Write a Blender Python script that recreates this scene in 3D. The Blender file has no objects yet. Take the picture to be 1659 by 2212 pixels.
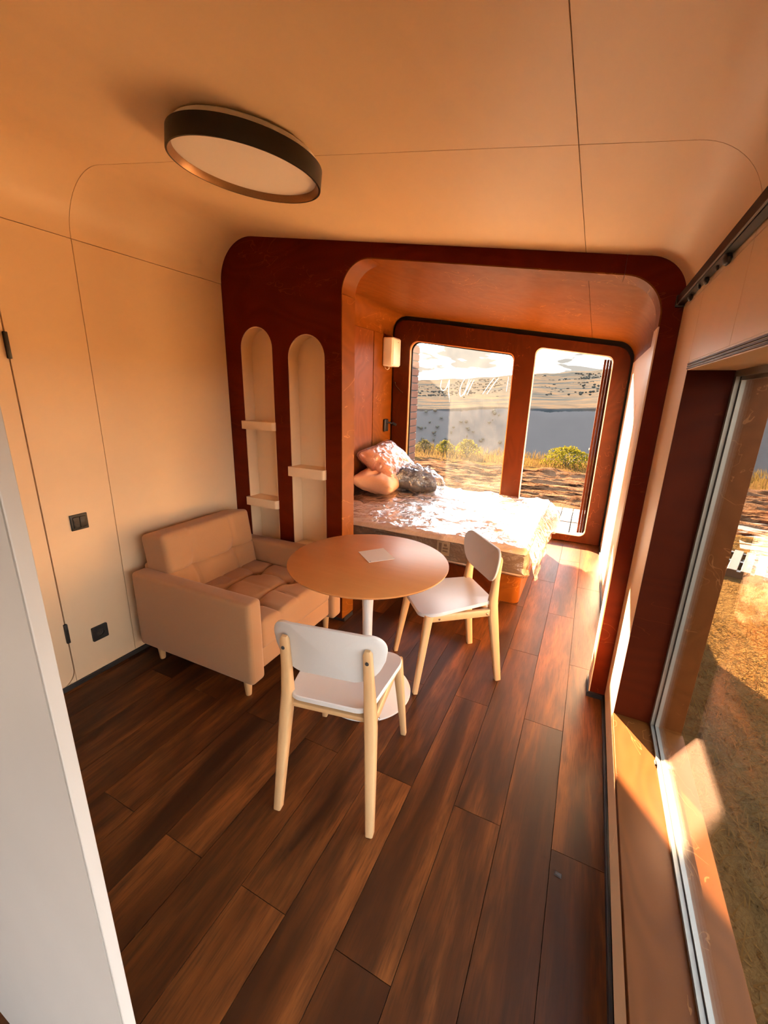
import bpy, bmesh, math, random
import numpy as np
from mathutils import Vector, Matrix, noise
random.seed(7); RNG = np.random.default_rng(11)
C = bpy.context.scene.collection
SC = bpy.context.scene
R = math.radians

# ------------------------------------------------------------------ camera
cam = bpy.data.cameras.new('camera'); camo = bpy.data.objects.new('camera', cam); C.objects.link(camo)
RX = (0.8980267, 0.4391394, 0.0265449); RD = (0.1440832, -0.2365634, -0.9608735); RF = (-0.4156779, 0.8667147, -0.2757128)
camo.matrix_world = Matrix(((RX[0], -RD[0], -RF[0], 0), (RX[1], -RD[1], -RF[1], 0), (RX[2], -RD[2], -RF[2], 1.65), (0, 0, 0, 1)))
cam.sensor_fit = 'HORIZONTAL'; cam.sensor_width = 36; cam.lens = 903.26 / 1659 * 36
cam.clip_start = .02; cam.clip_end = 6000
SC.camera = camo

# ------------------------------------------------------------------ view, cycles
vs = SC.view_settings; vs.view_transform = 'Standard'; vs.look = 'None'; vs.exposure = 1.5; vs.gamma = 1.0; vs.use_curve_mapping = False
cy = SC.cycles
cy.use_denoising = True; cy.max_bounces = 6; cy.diffuse_bounces = 5; cy.glossy_bounces = 3; cy.transmission_bounces = 2; cy.transparent_max_bounces = 10
cy.use_adaptive_sampling = True; cy.adaptive_threshold = .065; cy.adaptive_min_samples = 16; cy.use_light_tree = False
cy.sample_clamp_indirect = 8.0; cy.caustics_reflective = False; cy.caustics_refractive = False; cy.blur_glossy = .5

# ------------------------------------------------------------------ sky
SKY = 4.4
world = bpy.data.worlds.new('sky'); SC.world = world; world.use_nodes = True
wt = world.node_tree; wt.nodes.clear()
def wn(t, **k):
    n = wt.nodes.new(t)
    for a, b in k.items(): setattr(n, a, b)
    return n
wo = wn('ShaderNodeOutputWorld'); bg = wn('ShaderNodeBackground'); tc = wn('ShaderNodeTexCoord'); sep = wn('ShaderNodeSeparateXYZ')
wt.links.new(tc.outputs['Generated'], sep.inputs[0])
grad = wn('ShaderNodeValToRGB'); wt.links.new(sep.outputs['Z'], grad.inputs[0])
grad.color_ramp.elements[0].position = 0.0; grad.color_ramp.elements[0].color = (1.0, .93, .83, 1)
grad.color_ramp.elements[1].position = .75; grad.color_ramp.elements[1].color = (.74, .84, 1.0, 1)
mp = wn('ShaderNodeMapping'); mp.inputs['Scale'].default_value = (2.2, 2.2, 11.0); wt.links.new(tc.outputs['Generated'], mp.inputs[0])
cn = wn('ShaderNodeTexNoise'); cn.inputs['Scale'].default_value = 2.3; cn.inputs['Detail'].default_value = 7; cn.inputs['Distortion'].default_value = .4
wt.links.new(mp.outputs[0], cn.inputs[0])
cr = wn('ShaderNodeValToRGB'); wt.links.new(cn.outputs['Fac'], cr.inputs[0])
cr.color_ramp.elements[0].position = .43; cr.color_ramp.elements[0].color = (.055, .054, .052, 1)
cr.color_ramp.elements[1].position = .56; cr.color_ramp.elements[1].color = (1.0, 1.0, 1.0, 1)
mx = wn('ShaderNodeMix', data_type='RGBA', blend_type='MULTIPLY'); mx.inputs[0].default_value = 1.0
wt.links.new(grad.outputs[0], mx.inputs[6]); wt.links.new(cr.outputs[0], mx.inputs[7])
wt.links.new(mx.outputs[2], bg.inputs['Color']); bg.inputs['Strength'].default_value = SKY
wt.links.new(bg.outputs[0], wo.inputs[0])

# ------------------------------------------------------------------ sun (low, beyond the bed window, to the left)
SUN_E = R(22.0); SUN_RATIO = .67
sx, sy = -SUN_RATIO / math.hypot(1, SUN_RATIO), 1 / math.hypot(1, SUN_RATIO)
sdir = Vector((sx * math.cos(SUN_E), sy * math.cos(SUN_E), math.sin(SUN_E)))
sl = bpy.data.lights.new('sun', 'SUN'); so = bpy.data.objects.new('sun', sl); C.objects.link(so)
sl.energy = 58; sl.color = (1.0, .68, .40); sl.angle = R(.6)
so.rotation_euler = sdir.to_track_quat('Z', 'Y').to_euler(); so.location = (-8, 14, 8)

# ================================================================== materials
MATS = {}
class NT:
    def __init__(s, name):
        s.m = bpy.data.materials.new(name); s.m.use_nodes = True; s.t = s.m.node_tree; s.t.nodes.clear()
        s.out = s.n('ShaderNodeOutputMaterial'); MATS[name] = s.m
    def n(s, typ, ins=None, **k):
        nd = s.t.nodes.new(typ)
        for a, b in k.items(): setattr(nd, a, b)
        for a, b in (ins or {}).items(): s.put(nd.inputs[a], b)
        return nd
    def put(s, sock, v):
        if hasattr(v, 'is_output'): s.t.links.new(v, sock)
        elif hasattr(v, 'outputs'): s.t.links.new(v.outputs[0], sock)
        else: sock.default_value = v
    def coords(s, scale=(1, 1, 1), rand=False):
        tcn = s.n('ShaderNodeTexCoord'); mpn = s.n('ShaderNodeMapping', {'Vector': tcn.outputs['Object'], 'Scale': scale})
        if rand:
            oi = s.n('ShaderNodeObjectInfo'); mu = s.n('ShaderNodeMath', {0: oi.outputs['Random'], 1: 37.0}, operation='MULTIPLY')
            cb = s.n('ShaderNodeCombineXYZ', {0: mu, 1: mu, 2: mu}); s.put(mpn.inputs['Location'], cb)
        return mpn.outputs[0]
    def noise(s, vec, scale, detail=3, rough=.5, dist=0):
        return s.n('ShaderNodeTexNoise', {'Vector': vec, 'Scale': scale, 'Detail': detail, 'Roughness': rough, 'Distortion': dist}).outputs['Fac']
    def ramp(s, fac, stops):
        nd = s.n('ShaderNodeValToRGB', {'Fac': fac}); e = nd.color_ramp.elements
        while len(e) < len(stops): e.new(.5)
        for i, (p, c) in enumerate(stops):
            e[i].position = p; e[i].color = (*c, 1) if len(c) == 3 else c
        return nd.outputs['Color']
    def math(s, op, a, b=0.0):
        return s.n('ShaderNodeMath', {0: a, 1: b}, operation=op).outputs[0]
    def mix(s, fac, a, b, blend='MIX'):
        nd = s.n('ShaderNodeMix', data_type='RGBA', blend_type=blend)
        s.put(nd.inputs[0], fac); s.put(nd.inputs[6], a if hasattr(a, 'is_output') else (*a, 1)); s.put(nd.inputs[7], b if hasattr(b, 'is_output') else (*b, 1))
        return nd.outputs[2]
    def bump(s, h, strength=.1, dist=.01):
        return s.n('ShaderNodeBump', {'Height': h, 'Strength': strength, 'Distance': dist}).outputs[0]
    def schlick(s, k=1.0, normal=None):
        g = s.n('ShaderNodeNewGeometry'); d = s.n('ShaderNodeVectorMath', {0: normal if normal is not None else g.outputs['Normal'], 1: g.outputs['Incoming']}, operation='DOT_PRODUCT').outputs['Value']
        c = s.math('SUBTRACT', 1.0, s.math('MINIMUM', s.math('ABSOLUTE', d), 1.0)); p5 = s.math('POWER', c, 5.0)
        return s.math('MULTIPLY', s.math('ADD', s.math('MULTIPLY', p5, .96), .04), k)
    def bsdf(s, col, rough=.5, normal=None, spec=.5, **k):
        b = s.n('ShaderNodeBsdfPrincipled', {'Base Color': col if hasattr(col, 'is_output') else (*col, 1), 'Roughness': rough, 'Specular IOR Level': spec})
        for a, v in k.items(): s.put(b.inputs[a.replace('_', ' ')], v)
        if normal is not None: s.put(b.inputs['Normal'], normal)
        return b.outputs[0]
    def done(s, sh):
        s.put(s.out.inputs[0], sh); return s.m

def simple(name, col, rough=.5, nscale=60, var=.06, bump=.05, spec=.5, **k):
    t = NT(name); v = t.coords(); f = t.noise(v, nscale, 3)
    c = t.mix(f, [max(0, x * (1 - var)) for x in col], [min(1, x * (1 + var)) for x in col])
    return t.done(t.bsdf(c, rough, t.bump(f, bump, .004) if bump > .1 else None, spec, **k))

def ply_pale(name, a, b, sc):
    t = NT(name); v = t.coords(sc)
    big = t.noise(v, 2.2, 3, .55, .0); fine = t.noise(v, 26, 2, .6, .0)
    cont = t.math('SINE', t.math('MULTIPLY', t.noise(v, 1.3, 2, .5, .5), 60.0)); cont = t.math('MULTIPLY', t.math('ADD', cont, 1.0), .5)
    c = t.mix(big, a, b); c = t.mix(t.math('MULTIPLY', cont, .22), c, [x * .88 for x in a]); c = t.mix(t.math('MULTIPLY', fine, .25), c, [x * .9 for x in b])
    return t.done(t.bsdf(c, .42, None, .35))
ply_pale('ply_pale', (.82, .62, .41), (.75, .545, .34), (1.0, .35, .5))
ply_pale('ply_white', (.58, .55, .52), (.53, .50, .47), (.6, .6, .3))

def ply_stain(name, a, b, light, rough=.3, sc=(1, 1, 1.0), sq=.5, spec=.28):
    t = NT(name); v = t.coords(sc)
    big = t.noise(v, 1.6, 3, .5, .8)
    cont = t.math('SINE', t.math('MULTIPLY', t.noise(v, 1.9, 2, .5, .6), 85.0)); cont = t.math('MULTIPLY', t.math('ADD', cont, 1.0), .5)
    fine = t.noise(v, 40, 3, .6)
    c = t.mix(big, a, b); c = t.mix(t.math('MULTIPLY', cont, .28), c, [x * .62 for x in b])
    # pale flecks that follow the curl of the veneer
    nz = t.noise(v, 9, 2, .5, 1.2); d = t.math('ABSOLUTE', t.math('SUBTRACT', nz, .52)); line = t.math('LESS_THAN', d, .007)
    msk = t.math('GREATER_THAN', t.noise(v, 4, 2), .55); fl = t.math('MULTIPLY', t.math('MULTIPLY', line, msk), sq)
    c = t.mix(fl, c, light)
    return t.done(t.bsdf(c, t.math('ADD', t.math('MULTIPLY', fine, .12), rough), None, spec))
ply_stain('stain_dark', (.165, .0175, .0026), (.095, .0090, .0013), (.30, .065, .015), .45, (.35, 1, 1.0), .30, .08)
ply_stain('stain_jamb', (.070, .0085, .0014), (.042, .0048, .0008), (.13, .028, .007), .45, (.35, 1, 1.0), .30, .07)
ply_stain('stain_orange', (.235, .070, .007), (.155, .041, .004), (.42, .165, .035), .38, (.5, .35, .7), .45, .12)
ply_stain('stain_mid', (.100, .0180, .0016), (.064, .0100, .0010), (.26, .07, .015), .38, (1, 1, .5), .4, .16)
ply_stain('stain_alcove', (.23, .066, .013), (.16, .042, .008), (.40, .15, .045), .36, (1, 1, .5), .5, .2)
ply_stain('stain_sill', (.135, .042, .0085), (.085, .025, .0045), (.25, .10, .03), .40, (1.2, .5, 1), .6, .10)

def plank_mat():
    t = NT('laminate'); v = t.coords((1, .13, 1), True); v2 = t.coords((1, .3, 1), True)
    oi = t.n('ShaderNodeObjectInfo').outputs['Random']
    g = t.noise(v, 34, 4, .6, .3); big = t.noise(v, 5, 3, .55, .8); pores = t.noise(t.coords((1, .05, 1), True), 190, 2, .6)
    cont = t.math('SINE', t.math('MULTIPLY', t.noise(v, 5.5, 2, .5, .4), 55.0)); cont = t.math('MULTIPLY', t.math('ADD', cont, 1.0), .5)
    c = t.ramp(big, [(.36, (.046, .0125, .0034)), (.50, (.150, .044, .0105)), (.64, (.29, .092, .021))])
    c = t.mix(t.math('MULTIPLY', cont, .30), c, (.060, .021, .007)); c = t.mix(t.math('MULTIPLY', t.ramp(g, [(.42, (0, 0, 0)), (.64, (1, 1, 1))]), .55), c, (.050, .017, .006)); c = t.mix(t.math('MULTIPLY', t.ramp(pores, [(.5, (0, 0, 0)), (.68, (1, 1, 1))]), .45), c, (.045, .016, .006))
    vor = t.n('ShaderNodeTexVoronoi', {'Vector': v2, 'Scale': 2.6}, voronoi_dimensions='2D'); kn = t.ramp(vor.outputs['Distance'], [(.0, (1, 1, 1)), (.03, (.85, .85, .85)), (.07, (.35, .35, .35)), (.20, (0, 0, 0))])
    vor2 = t.n('ShaderNodeTexVoronoi', {'Vector': v2, 'Scale': 2.6}, voronoi_dimensions='2D'); sel = t.math('GREATER_THAN', t.n('ShaderNodeSeparateColor', {0: vor2.outputs['Color']}).outputs[0], .50)
    c = t.mix(t.math('MULTIPLY', t.math('MULTIPLY', kn, sel), .82), c, (.028, .011, .005))
    lum = t.math('ADD', t.math('MULTIPLY', oi, .26), .47); c = t.mix(1.0, c, t.n('ShaderNodeCombineXYZ', {0: lum, 1: lum, 2: lum}).outputs[0], 'MULTIPLY')
    ro = t.math('ADD', t.math('MULTIPLY', pores, .18), .34)
    return t.done(t.bsdf(c, ro, None, .26))
plank_mat()
simple('seam_dark', (.030, .013, .006), .9, spec=.1)
simple('black_plastic', (.014, .013, .013), .45)
simple('black_gasket', (.012, .011, .010), .6)
simple('baseboard_black', (.016, .016, .018), .5)
simple('brown_metal', (.050, .018, .007), .6, spec=.12)
simple('grey_aluminium', (.23, .21, .175), .42, 200, .04, .03, Metallic=.4)
simple('white_plastic', (.84, .80, .76), .4, 80, .02, .01)
simple('white_paint', (.82, .80, .78), .36, 140, .02, .03)
simple('white_laminate', (.60, .585, .57), .33, 160, .02, .02)
simple('lamp_diffuser', (.86, .80, .76), .5, 100, .01, .0)
simple('lamp_ring', (.026, .019, .014), .42, 200, .15, .05, Metallic=.3)
simple('lamp_ring_inside', (.30, .17, .085), .35, 200, .1, .04, Metallic=.7)
simple('steel_screw', (.7, .66, .6), .25, Metallic=1.0)
simple('paper', (.74, .66, .58), .7, 90, .03, .03)
simple('white_card', (.30, .235, .155), .6)
simple('ink_dark', (.05, .04, .035), .7)
simple('peach_fabric', (.74, .44, .28), .75, 90, .08, .2)
simple('mattress_side_shade', (.125, .085, .055), .7, 70, .15, .2)  # taupe with the shade on the mattress side put into the colour
simple('concrete_dark', (.10, .08, .07), .9)
def fabric():
    t = NT('armchair_fabric'); v = t.coords(); f = t.noise(v, 420, 2); g = t.noise(v, 4, 3)
    wv = t.n('ShaderNodeTexWave', {'Vector': v, 'Scale': 160.0, 'Distortion': 1.0}).outputs['Fac']
    c = t.mix(f, (.37, .20, .098), (.45, .25, .125)); c = t.mix(t.math('MULTIPLY', g, .2), c, (.35, .19, .092))
    return t.done(t.bsdf(c, .85, t.bump(t.math('ADD', f, wv), .12, .002), .2, Sheen_Weight=.25))
fabric()
def beech(name, a, b, sc):
    t = NT(name); v = t.coords(sc); n = t.noise(v, 30, 4, .6, .3); w = t.noise(v, 6, 3, .5, .6)
    c = t.mix(n, a, b); c = t.mix(t.math('MULTIPLY', w, .35), c, [x * .86 for x in b])
    return t.done(t.bsdf(c, .36, None, .4))
beech('beech_leg', (.66, .42, .215), (.56, .335, .155), (1, 1, .08))
beech('beech_top', (.66, .29, .095), (.56, .225, .065), (.12, 1, 1))
def quilt():
    t = NT('quilted_ticking'); v = t.coords(); n = t.noise(v, 160, 2); f = t.noise(v, 3, 3)
    c = t.mix(f, (.72, .59, .47), (.66, .52, .40)); return t.done(t.bsdf(c, .75, t.bump(n, .1, .003), .25))
quilt()
def plastic_wrap(name, tint, diff, rough, milk):
    t = NT(name); v = t.coords((1, 1, 1)); n = t.noise(v, 6, 3, .5, 1.4); n2 = t.noise(v, 24, 2, .5, .6)
    bp = t.bump(t.math('ADD', n, t.math('MULTIPLY', n2, .35)), .8, .035)
    fr = t.schlick(1.0, bp)
    gl = t.n('ShaderNodeBsdfGlossy', {'Color': (1, 1, 1, 1), 'Roughness': rough, 'Normal': bp}).outputs[0]
    tr = t.n('ShaderNodeBsdfTransparent', {'Color': (*tint, 1)}).outputs[0]
    df = t.n('ShaderNodeBsdfDiffuse', {'Color': (*diff, 1), 'Normal': bp}).outputs[0]; tl = t.n('ShaderNodeBsdfTranslucent', {'Color': (*diff, 1), 'Normal': bp}).outputs[0]
    ms = t.n('ShaderNodeMixShader', {0: .5, 1: df, 2: tl}).outputs[0]
    a = t.n('ShaderNodeMixShader', {0: milk, 1: tr, 2: ms}).outputs[0]
    fac = t.math('MINIMUM', t.math('ADD', t.math('MULTIPLY', fr, 1.8), .04), 1.0)
    return t.done(t.n('ShaderNodeMixShader', {0: fac, 1: a, 2: gl}).outputs[0])
plastic_wrap('clear_plastic', (.97, .95, .93), (.80, .76, .72), .07, .05)
plastic_wrap('flap_plastic', (.92, .80, .72), (.85, .62, .50), .16, .42)
plastic_wrap('bundle_plastic', (.86, .88, .90), (.55, .57, .60), .06, .10)
plastic_wrap('pink_plastic', (.95, .88, .85), (.80, .52, .46), .10, .30)
simple('grey_blanket', (.10, .10, .11), .8, 60, .3, .4)
def glass(name, dust=0.0):
    t = NT(name)
    fr = t.schlick(.45)
    gl = t.n('ShaderNodeBsdfGlossy', {'Color': (1, 1, 1, 1), 'Roughness': .0}).outputs[0]
    tr = t.n('ShaderNodeBsdfTransparent', {'Color': (.98, .985, .98, 1)}).outputs[0]
    if dust:
        v = t.coords(); n = t.ramp(t.noise(v, 3.5, 5, .6, .8), [(.3, (.35, .35, .35)), (.75, (1, 1, 1))])
        df = t.n('ShaderNodeBsdfTranslucent', {'Color': (.92, .9, .86, 1)}).outputs[0]
        tr = t.n('ShaderNodeMixShader', {0: t.math('MULTIPLY', n, dust), 1: tr, 2: df}).outputs[0]
    return t.done(t.n('ShaderNodeMixShader', {0: fr, 1: tr, 2: gl}).outputs[0])
glass('glass_clear'); glass('glass_dusty', .009)
leafy_c = NT('chalk_white'); leafy_c.done(leafy_c.n('ShaderNodeMixShader', {0: .6, 1: leafy_c.n('ShaderNodeBsdfDiffuse', {'Color': (.9, .9, .9, 1)}).outputs[0], 2: leafy_c.n('ShaderNodeBsdfTranslucent', {'Color': (.9, .9, .9, 1)}).outputs[0]}).outputs[0])
# outdoors
def cladding():
    t = NT('cladding_wood'); v = t.coords((1, .2, 1), True); n = t.noise(v, 20, 4, .6, .4); k = t.n('ShaderNodeTexVoronoi', {'Vector': t.coords((1, 1, 1), True), 'Scale': 5.0}).outputs['Distance']
    c = t.mix(n, (.150, .062, .036), (.110, .044, .025)); c = t.mix(t.ramp(k, [(0, (1, 1, 1)), (.06, (0, 0, 0))]), c, (.05, .02, .012)); return t.done(t.bsdf(c, .7, None, .15))
cladding()
beech('deck_wood', (.066, .037, .017), (.05, .028, .013), (1, .1, 1))
def soil():
    t = NT('soil'); v = t.coords((.30, 1.1, 1)); v1 = t.coords()
    n = t.noise(v, 5.5, 5, .68, .5); f = t.noise(v1, 25, 3, .6); g = t.noise(v1, .9, 4, .6)
    c = t.ramp(n, [(.40, (.006, .003, .002)), (.47, (.048, .023, .011)), (.58, (.085, .047, .026))])
    geo = t.n('ShaderNodeTexCoord').outputs['Object']; sp = t.n('ShaderNodeSeparateXYZ', {0: geo})
    # beside the cabin and beyond the tilled strip the ground is dry turf
    turf = t.mix(f, (.040, .022, .008), (.075, .042, .014))
    far = t.math('GREATER_THAN', t.math('ADD', sp.outputs['Y'], t.math('MULTIPLY', g, 1.6)), 14.0)
    side = t.math('MULTIPLY', t.math('GREATER_THAN', t.math('SUBTRACT', sp.outputs['X'], t.math('MULTIPLY', g, .5)), .4), t.math('LESS_THAN', t.math('ADD', sp.outputs['Y'], t.math('MULTIPLY', g, .8)), 9.2))
    c = t.mix(t.math('MAXIMUM', far, side), c, turf)
    return t.done(t.n('ShaderNodeBsdfDiffuse', {'Color': c, 'Normal': t.bump(t.math('ADD', f, n), .6, .06)}).outputs[0])
soil()
def leafy(name, a, b):
    t = NT(name); oi = t.noise(t.coords(), 2.5, 3); c = t.mix(oi, a, b)
    d = t.n('ShaderNodeBsdfDiffuse', {'Color': c}).outputs[0]; l = t.n('ShaderNodeBsdfTranslucent', {'Color': c}).outputs[0]
    return t.done(t.n('ShaderNodeMixShader', {0: .45, 1: d, 2: l}).outputs[0])
leafy('bush_leaf', (.050, .046, .005), (.085, .075, .008)); leafy('bush_leaf_olive', (.035, .032, .009), (.05, .043, .012))
leafy('dry_grass', (.12, .062, .018), (.075, .042, .012)); leafy('crest_grass', (.065, .043, .012), (.05, .032, .010))
simple('bark', (.05, .035, .02), .9)
simple('tarp_white', (.050, .044, .036), .6, 8, .12, .3)
def hillmat():
    t = NT('hillside'); v = t.coords((.02, .02, .02)); v2 = t.coords((.004, .012, .01)); co = t.n('ShaderNodeTexCoord').outputs['Object']; sp = t.n('ShaderNodeSeparateXYZ', {0: co})
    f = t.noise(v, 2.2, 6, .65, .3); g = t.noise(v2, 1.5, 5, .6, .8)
    fields = t.ramp(g, [(.40, (.017, .020, .022)), (.46, (.024, .026, .026)), (.51, (.044, .033, .023)), (.57, (.031, .029, .025)), (.64, (.018, .021, .023))])  # field colours greyed to stand in for distance haze
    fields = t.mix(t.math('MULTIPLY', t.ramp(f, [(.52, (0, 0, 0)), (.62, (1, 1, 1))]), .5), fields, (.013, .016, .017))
    scarp = t.mix(f, (.054, .051, .049), (.066, .061, .058))  # grey of the far haze is mixed into the slope colour
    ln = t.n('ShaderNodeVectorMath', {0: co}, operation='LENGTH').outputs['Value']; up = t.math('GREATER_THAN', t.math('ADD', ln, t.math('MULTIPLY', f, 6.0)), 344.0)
    return t.done(t.n('ShaderNodeBsdfDiffuse', {'Color': t.mix(up, scarp, fields)}).outputs[0])
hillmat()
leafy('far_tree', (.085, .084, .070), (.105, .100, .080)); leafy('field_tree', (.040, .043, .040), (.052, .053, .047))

# ================================================================== geometry helpers
def link(name, me, mat=None, parent=None, smooth=None):
    if mat: me.materials.append(MATS[mat])
    if smooth is not None and len(me.polygons):
        me.polygons.foreach_set('use_smooth', [True] * len(me.polygons))
        me.set_sharp_from_angle(angle=R(smooth))
    o = bpy.data.objects.new(name, me); C.objects.link(o)
    if parent is not None: o.parent = parent
    return o
def pyd(name, v, f, mat=None, parent=None, smooth=None):
    me = bpy.data.meshes.new(name); me.from_pydata([tuple(map(float, p)) for p in v], [], f); me.update()
    return link(name, me, mat, parent, smooth)
def frombm(name, bm, mat=None, parent=None, smooth=None):
    bmesh.ops.recalc_face_normals(bm, faces=bm.faces[:])
    me = bpy.data.meshes.new(name); bm.to_mesh(me); bm.free(); return link(name, me, mat, parent, smooth)
def tag(o, label=None, cat=None, group=None, kind=None):
    if label: o['label'] = label
    if cat: o['category'] = cat
    if group: o['group'] = group
    if kind: o['kind'] = kind
    return o
def empty(name, loc=(0, 0, 0), rz=0, label=None, cat=None, group=None, kind=None):
    o = bpy.data.objects.new(name, None); C.objects.link(o); o.location = loc; o.rotation_euler = (0, 0, rz); o.empty_display_size = .1
    return tag(o, label, cat, group, kind)
def bm_box(bm, x0, x1, y0, y1, z0, z1, bev=0, seg=2, M=None):
    r = bmesh.ops.create_cube(bm, size=1.0); vv = r['verts']
    for v in vv: v.co = Vector((x0 + (v.co.x + .5) * (x1 - x0), y0 + (v.co.y + .5) * (y1 - y0), z0 + (v.co.z + .5) * (z1 - z0)))
    if bev:
        ed = list({e for v in vv for e in v.link_edges})
        r2 = bmesh.ops.bevel(bm, geom=ed, offset=bev, segments=seg, affect='EDGES', profile=.5, clamp_overlap=True)
        vv = list({v for f in r2['faces'] for v in f.verts} | {v for v in vv if v.is_valid})
    if M is not None: bmesh.ops.transform(bm, matrix=M, verts=[v for v in vv if v.is_valid])
def box(name, x0, x1, y0, y1, z0, z1, mat, parent=None, bev=0, seg=2):
    bm = bmesh.new(); bm_box(bm, x0, x1, y0, y1, z0, z1, bev, seg); return frombm(name, bm, mat, parent, 40 if bev else None)
def rounded(pts, radii, seg=10):
    """closed polygon with filleted corners"""
    out = []; n = len(pts)
    for i in range(n):
        p = Vector(pts[i]); r = radii[i]
        if r <= 0: out.append(tuple(p)); continue
        a = (Vector(pts[i - 1]) - p).normalized(); b = (Vector(pts[(i + 1) % n]) - p).normalized()
        ang = a.angle(b); t = r / math.tan(ang / 2); cdir = (a + b).normalized(); c = p + cdir * (r / math.sin(ang / 2))
        s = p + a * t; e = p + b * t; a0 = math.atan2(s.y - c.y, s.x - c.x); a1 = math.atan2(e.y - c.y, e.x - c.x)
        d = (a1 - a0 + math.pi) % (2 * math.pi) - math.pi
        for k in range(seg + 1):
            th = a0 + d * k / seg; out.append((c.x + r * math.cos(th), c.y + r * math.sin(th)))
    return out
def plate(name, outline, holes, mapf, d0, d1, mat, parent=None, smooth=35):
    """flat plate with holes; mapf(u,v,d) -> xyz ; from depth d0 to d1"""
    bm = bmesh.new(); loops = [outline] + list(holes); edges = []; ring = []
    for L in loops:
        vs_ = [bm.verts.new(mapf(u, v, d0)) for u, v in L]; ring.append(vs_)
        edges += [bm.edges.new((vs_[i], vs_[(i + 1) % len(vs_)])) for i in range(len(vs_))]
    bmesh.ops.triangle_fill(bm, use_beauty=True, use_dissolve=False, edges=edges)
    if abs(d1 - d0) > 1e-9:
        faces = bm.faces[:]; vmap = {}
        for L, vs_ in zip(loops, ring):
            for (u, v), w in zip(L, vs_): vmap[w] = bm.verts.new(mapf(u, v, d1))
        for f in faces: bm.faces.new([vmap[v] for v in reversed(f.verts[:])])
        for vs_ in ring:
            for i in range(len(vs_)):
                a, b = vs_[i], vs_[(i + 1) % len(vs_)]; bm.faces.new((a, b, vmap[b], vmap[a]))
    return frombm(name, bm, mat, parent, smooth)
XZ = lambda u, v, d: (u, d, v)
YZ = lambda u, v, d: (d, u, v)
XY = lambda u, v, d: (u, v, d)
def open_fillet(pts, radii, seg=12):
    q = rounded(pts, [0 if i in (0, len(pts) - 1) else radii[i] for i in range(len(pts))], seg); return q
def shell(name, prof, y0, y1, th, mat, parent=None, sign=1):
    """profile (x,z) polyline extruded along y, thickness th outward (left-hand side of travel * sign)"""
    n = len(prof); off = []
    for i in range(n):
        a = Vector(prof[max(0, i - 1)]); b = Vector(prof[min(n - 1, i + 1)]); t = (b - a).normalized(); nn = Vector((-t.y, t.x)) * sign
        off.append((prof[i][0] + nn.x * th, prof[i][1] + nn.y * th))
    v = []; f = []
    for y in (y0, y1):
        v += [(p[0], y, p[1]) for p in prof]; v += [(p[0], y, p[1]) for p in off]
    for i in range(n - 1):
        f.append((i, i + 1, 2 * n + i + 1, 2 * n + i)); f.append((n + i + 1, n + i, 3 * n + i, 3 * n + i + 1))
        f.append((i + 1, i, n + i, n + i + 1)); f.append((2 * n + i, 2 * n + i + 1, 3 * n + i + 1, 3 * n + i))
    f.append((0, 2 * n, 3 * n, n)); f.append((n - 1, 2 * n - 1, 4 * n - 1, 3 * n - 1))
    bm = bmesh.new(); bv = [bm.verts.new(p) for p in v]
    for q in f: bm.faces.new([bv[k] for k in q])
    return frombm(name, bm, mat, parent, 35)
def rbox_pts(dx, dy, dz, r, n=(10, 10, 10), disp=None):
    """rounded box centred on the origin as a closed quad mesh"""
    verts = {}; faces = []; V = []
    def axis(d, k):
        inner = d / 2 - r; a = [-d / 2 + r * (1 - math.cos(t * math.pi / 2 / 4)) for t in range(4)]
        b = list(np.linspace(-inner, inner, k + 1)); return a + b + [-x for x in reversed(a)]
    ax = [axis(dx, n[0]), axis(dy, n[1]), axis(dz, n[2])]; D = (dx, dy, dz)
    def vid(p):
        k = tuple(round(c, 6) for c in p)
        if k not in verts:
            q = Vector(p); inn = Vector([max(-(D[i] / 2 - r), min(D[i] / 2 - r, p[i])) for i in range(3)])
            w = q - inn; q = inn + (w.normalized() * r if w.length > 1e-9 else w)
            if disp: q = disp(q, p)
            verts[k] = len(V); V.append(q)
        return verts[k]
    for i in range(3):
        j, k = (i + 1) % 3, (i + 2) % 3
        for s in (-1, 1):
            for a in range(len(ax[j]) - 1):
                for b in range(len(ax[k]) - 1):
                    q = []
                    for (aa, bb) in ((a, b), (a + 1, b), (a + 1, b + 1), (a, b + 1)):
                        p = [0, 0, 0]; p[i] = s * D[i] / 2; p[j] = ax[j][aa]; p[k] = ax[k][bb]; q.append(vid(p))
                    if s < 0: q.reverse()
                    if len(set(q)) >= 3: faces.append(tuple(dict.fromkeys(q)))
    return V, faces
def rbox(name, dx, dy, dz, r, loc, mat, parent=None, n=(6, 6, 4), disp=None, rot=None):
    V, F = rbox_pts(dx, dy, dz, r, n, disp); M = Matrix.Translation(loc) @ (rot.to_4x4() if rot else Matrix.Identity(4))
    return pyd(name, [M @ v for v in V], F, mat, parent, 60)
def lathe(name, prof, mat, parent=None, seg=48, M=None, smooth=40, caps=True):
    v = []; f = []; n = len(prof)
    for k in range(seg):
        a = 2 * math.pi * k / seg
        for r_, z in prof: v.append(Vector((r_ * math.cos(a), r_ * math.sin(a), z)))
    for k in range(seg):
        k2 = (k + 1) % seg
        for i in range(n - 1): f.append((k * n + i, k2 * n + i, k2 * n + i + 1, k * n + i + 1))
    if caps and prof[0][0] > 1e-6: f.append(tuple(k * n for k in reversed(range(seg))))
    if caps and prof[-1][0] > 1e-6: f.append(tuple(k * n + n - 1 for k in range(seg)))
    if M is not None: v = [M @ p for p in v]
    bm = bmesh.new(); bv = [bm.verts.new(p) for p in v]
    for q in f:
        try: bm.faces.new([bv[i] for i in q])
        except ValueError: pass
    bmesh.ops.remove_doubles(bm, verts=bm.verts[:], dist=1e-6)
    return frombm(name, bm, mat, parent, smooth)
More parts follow.
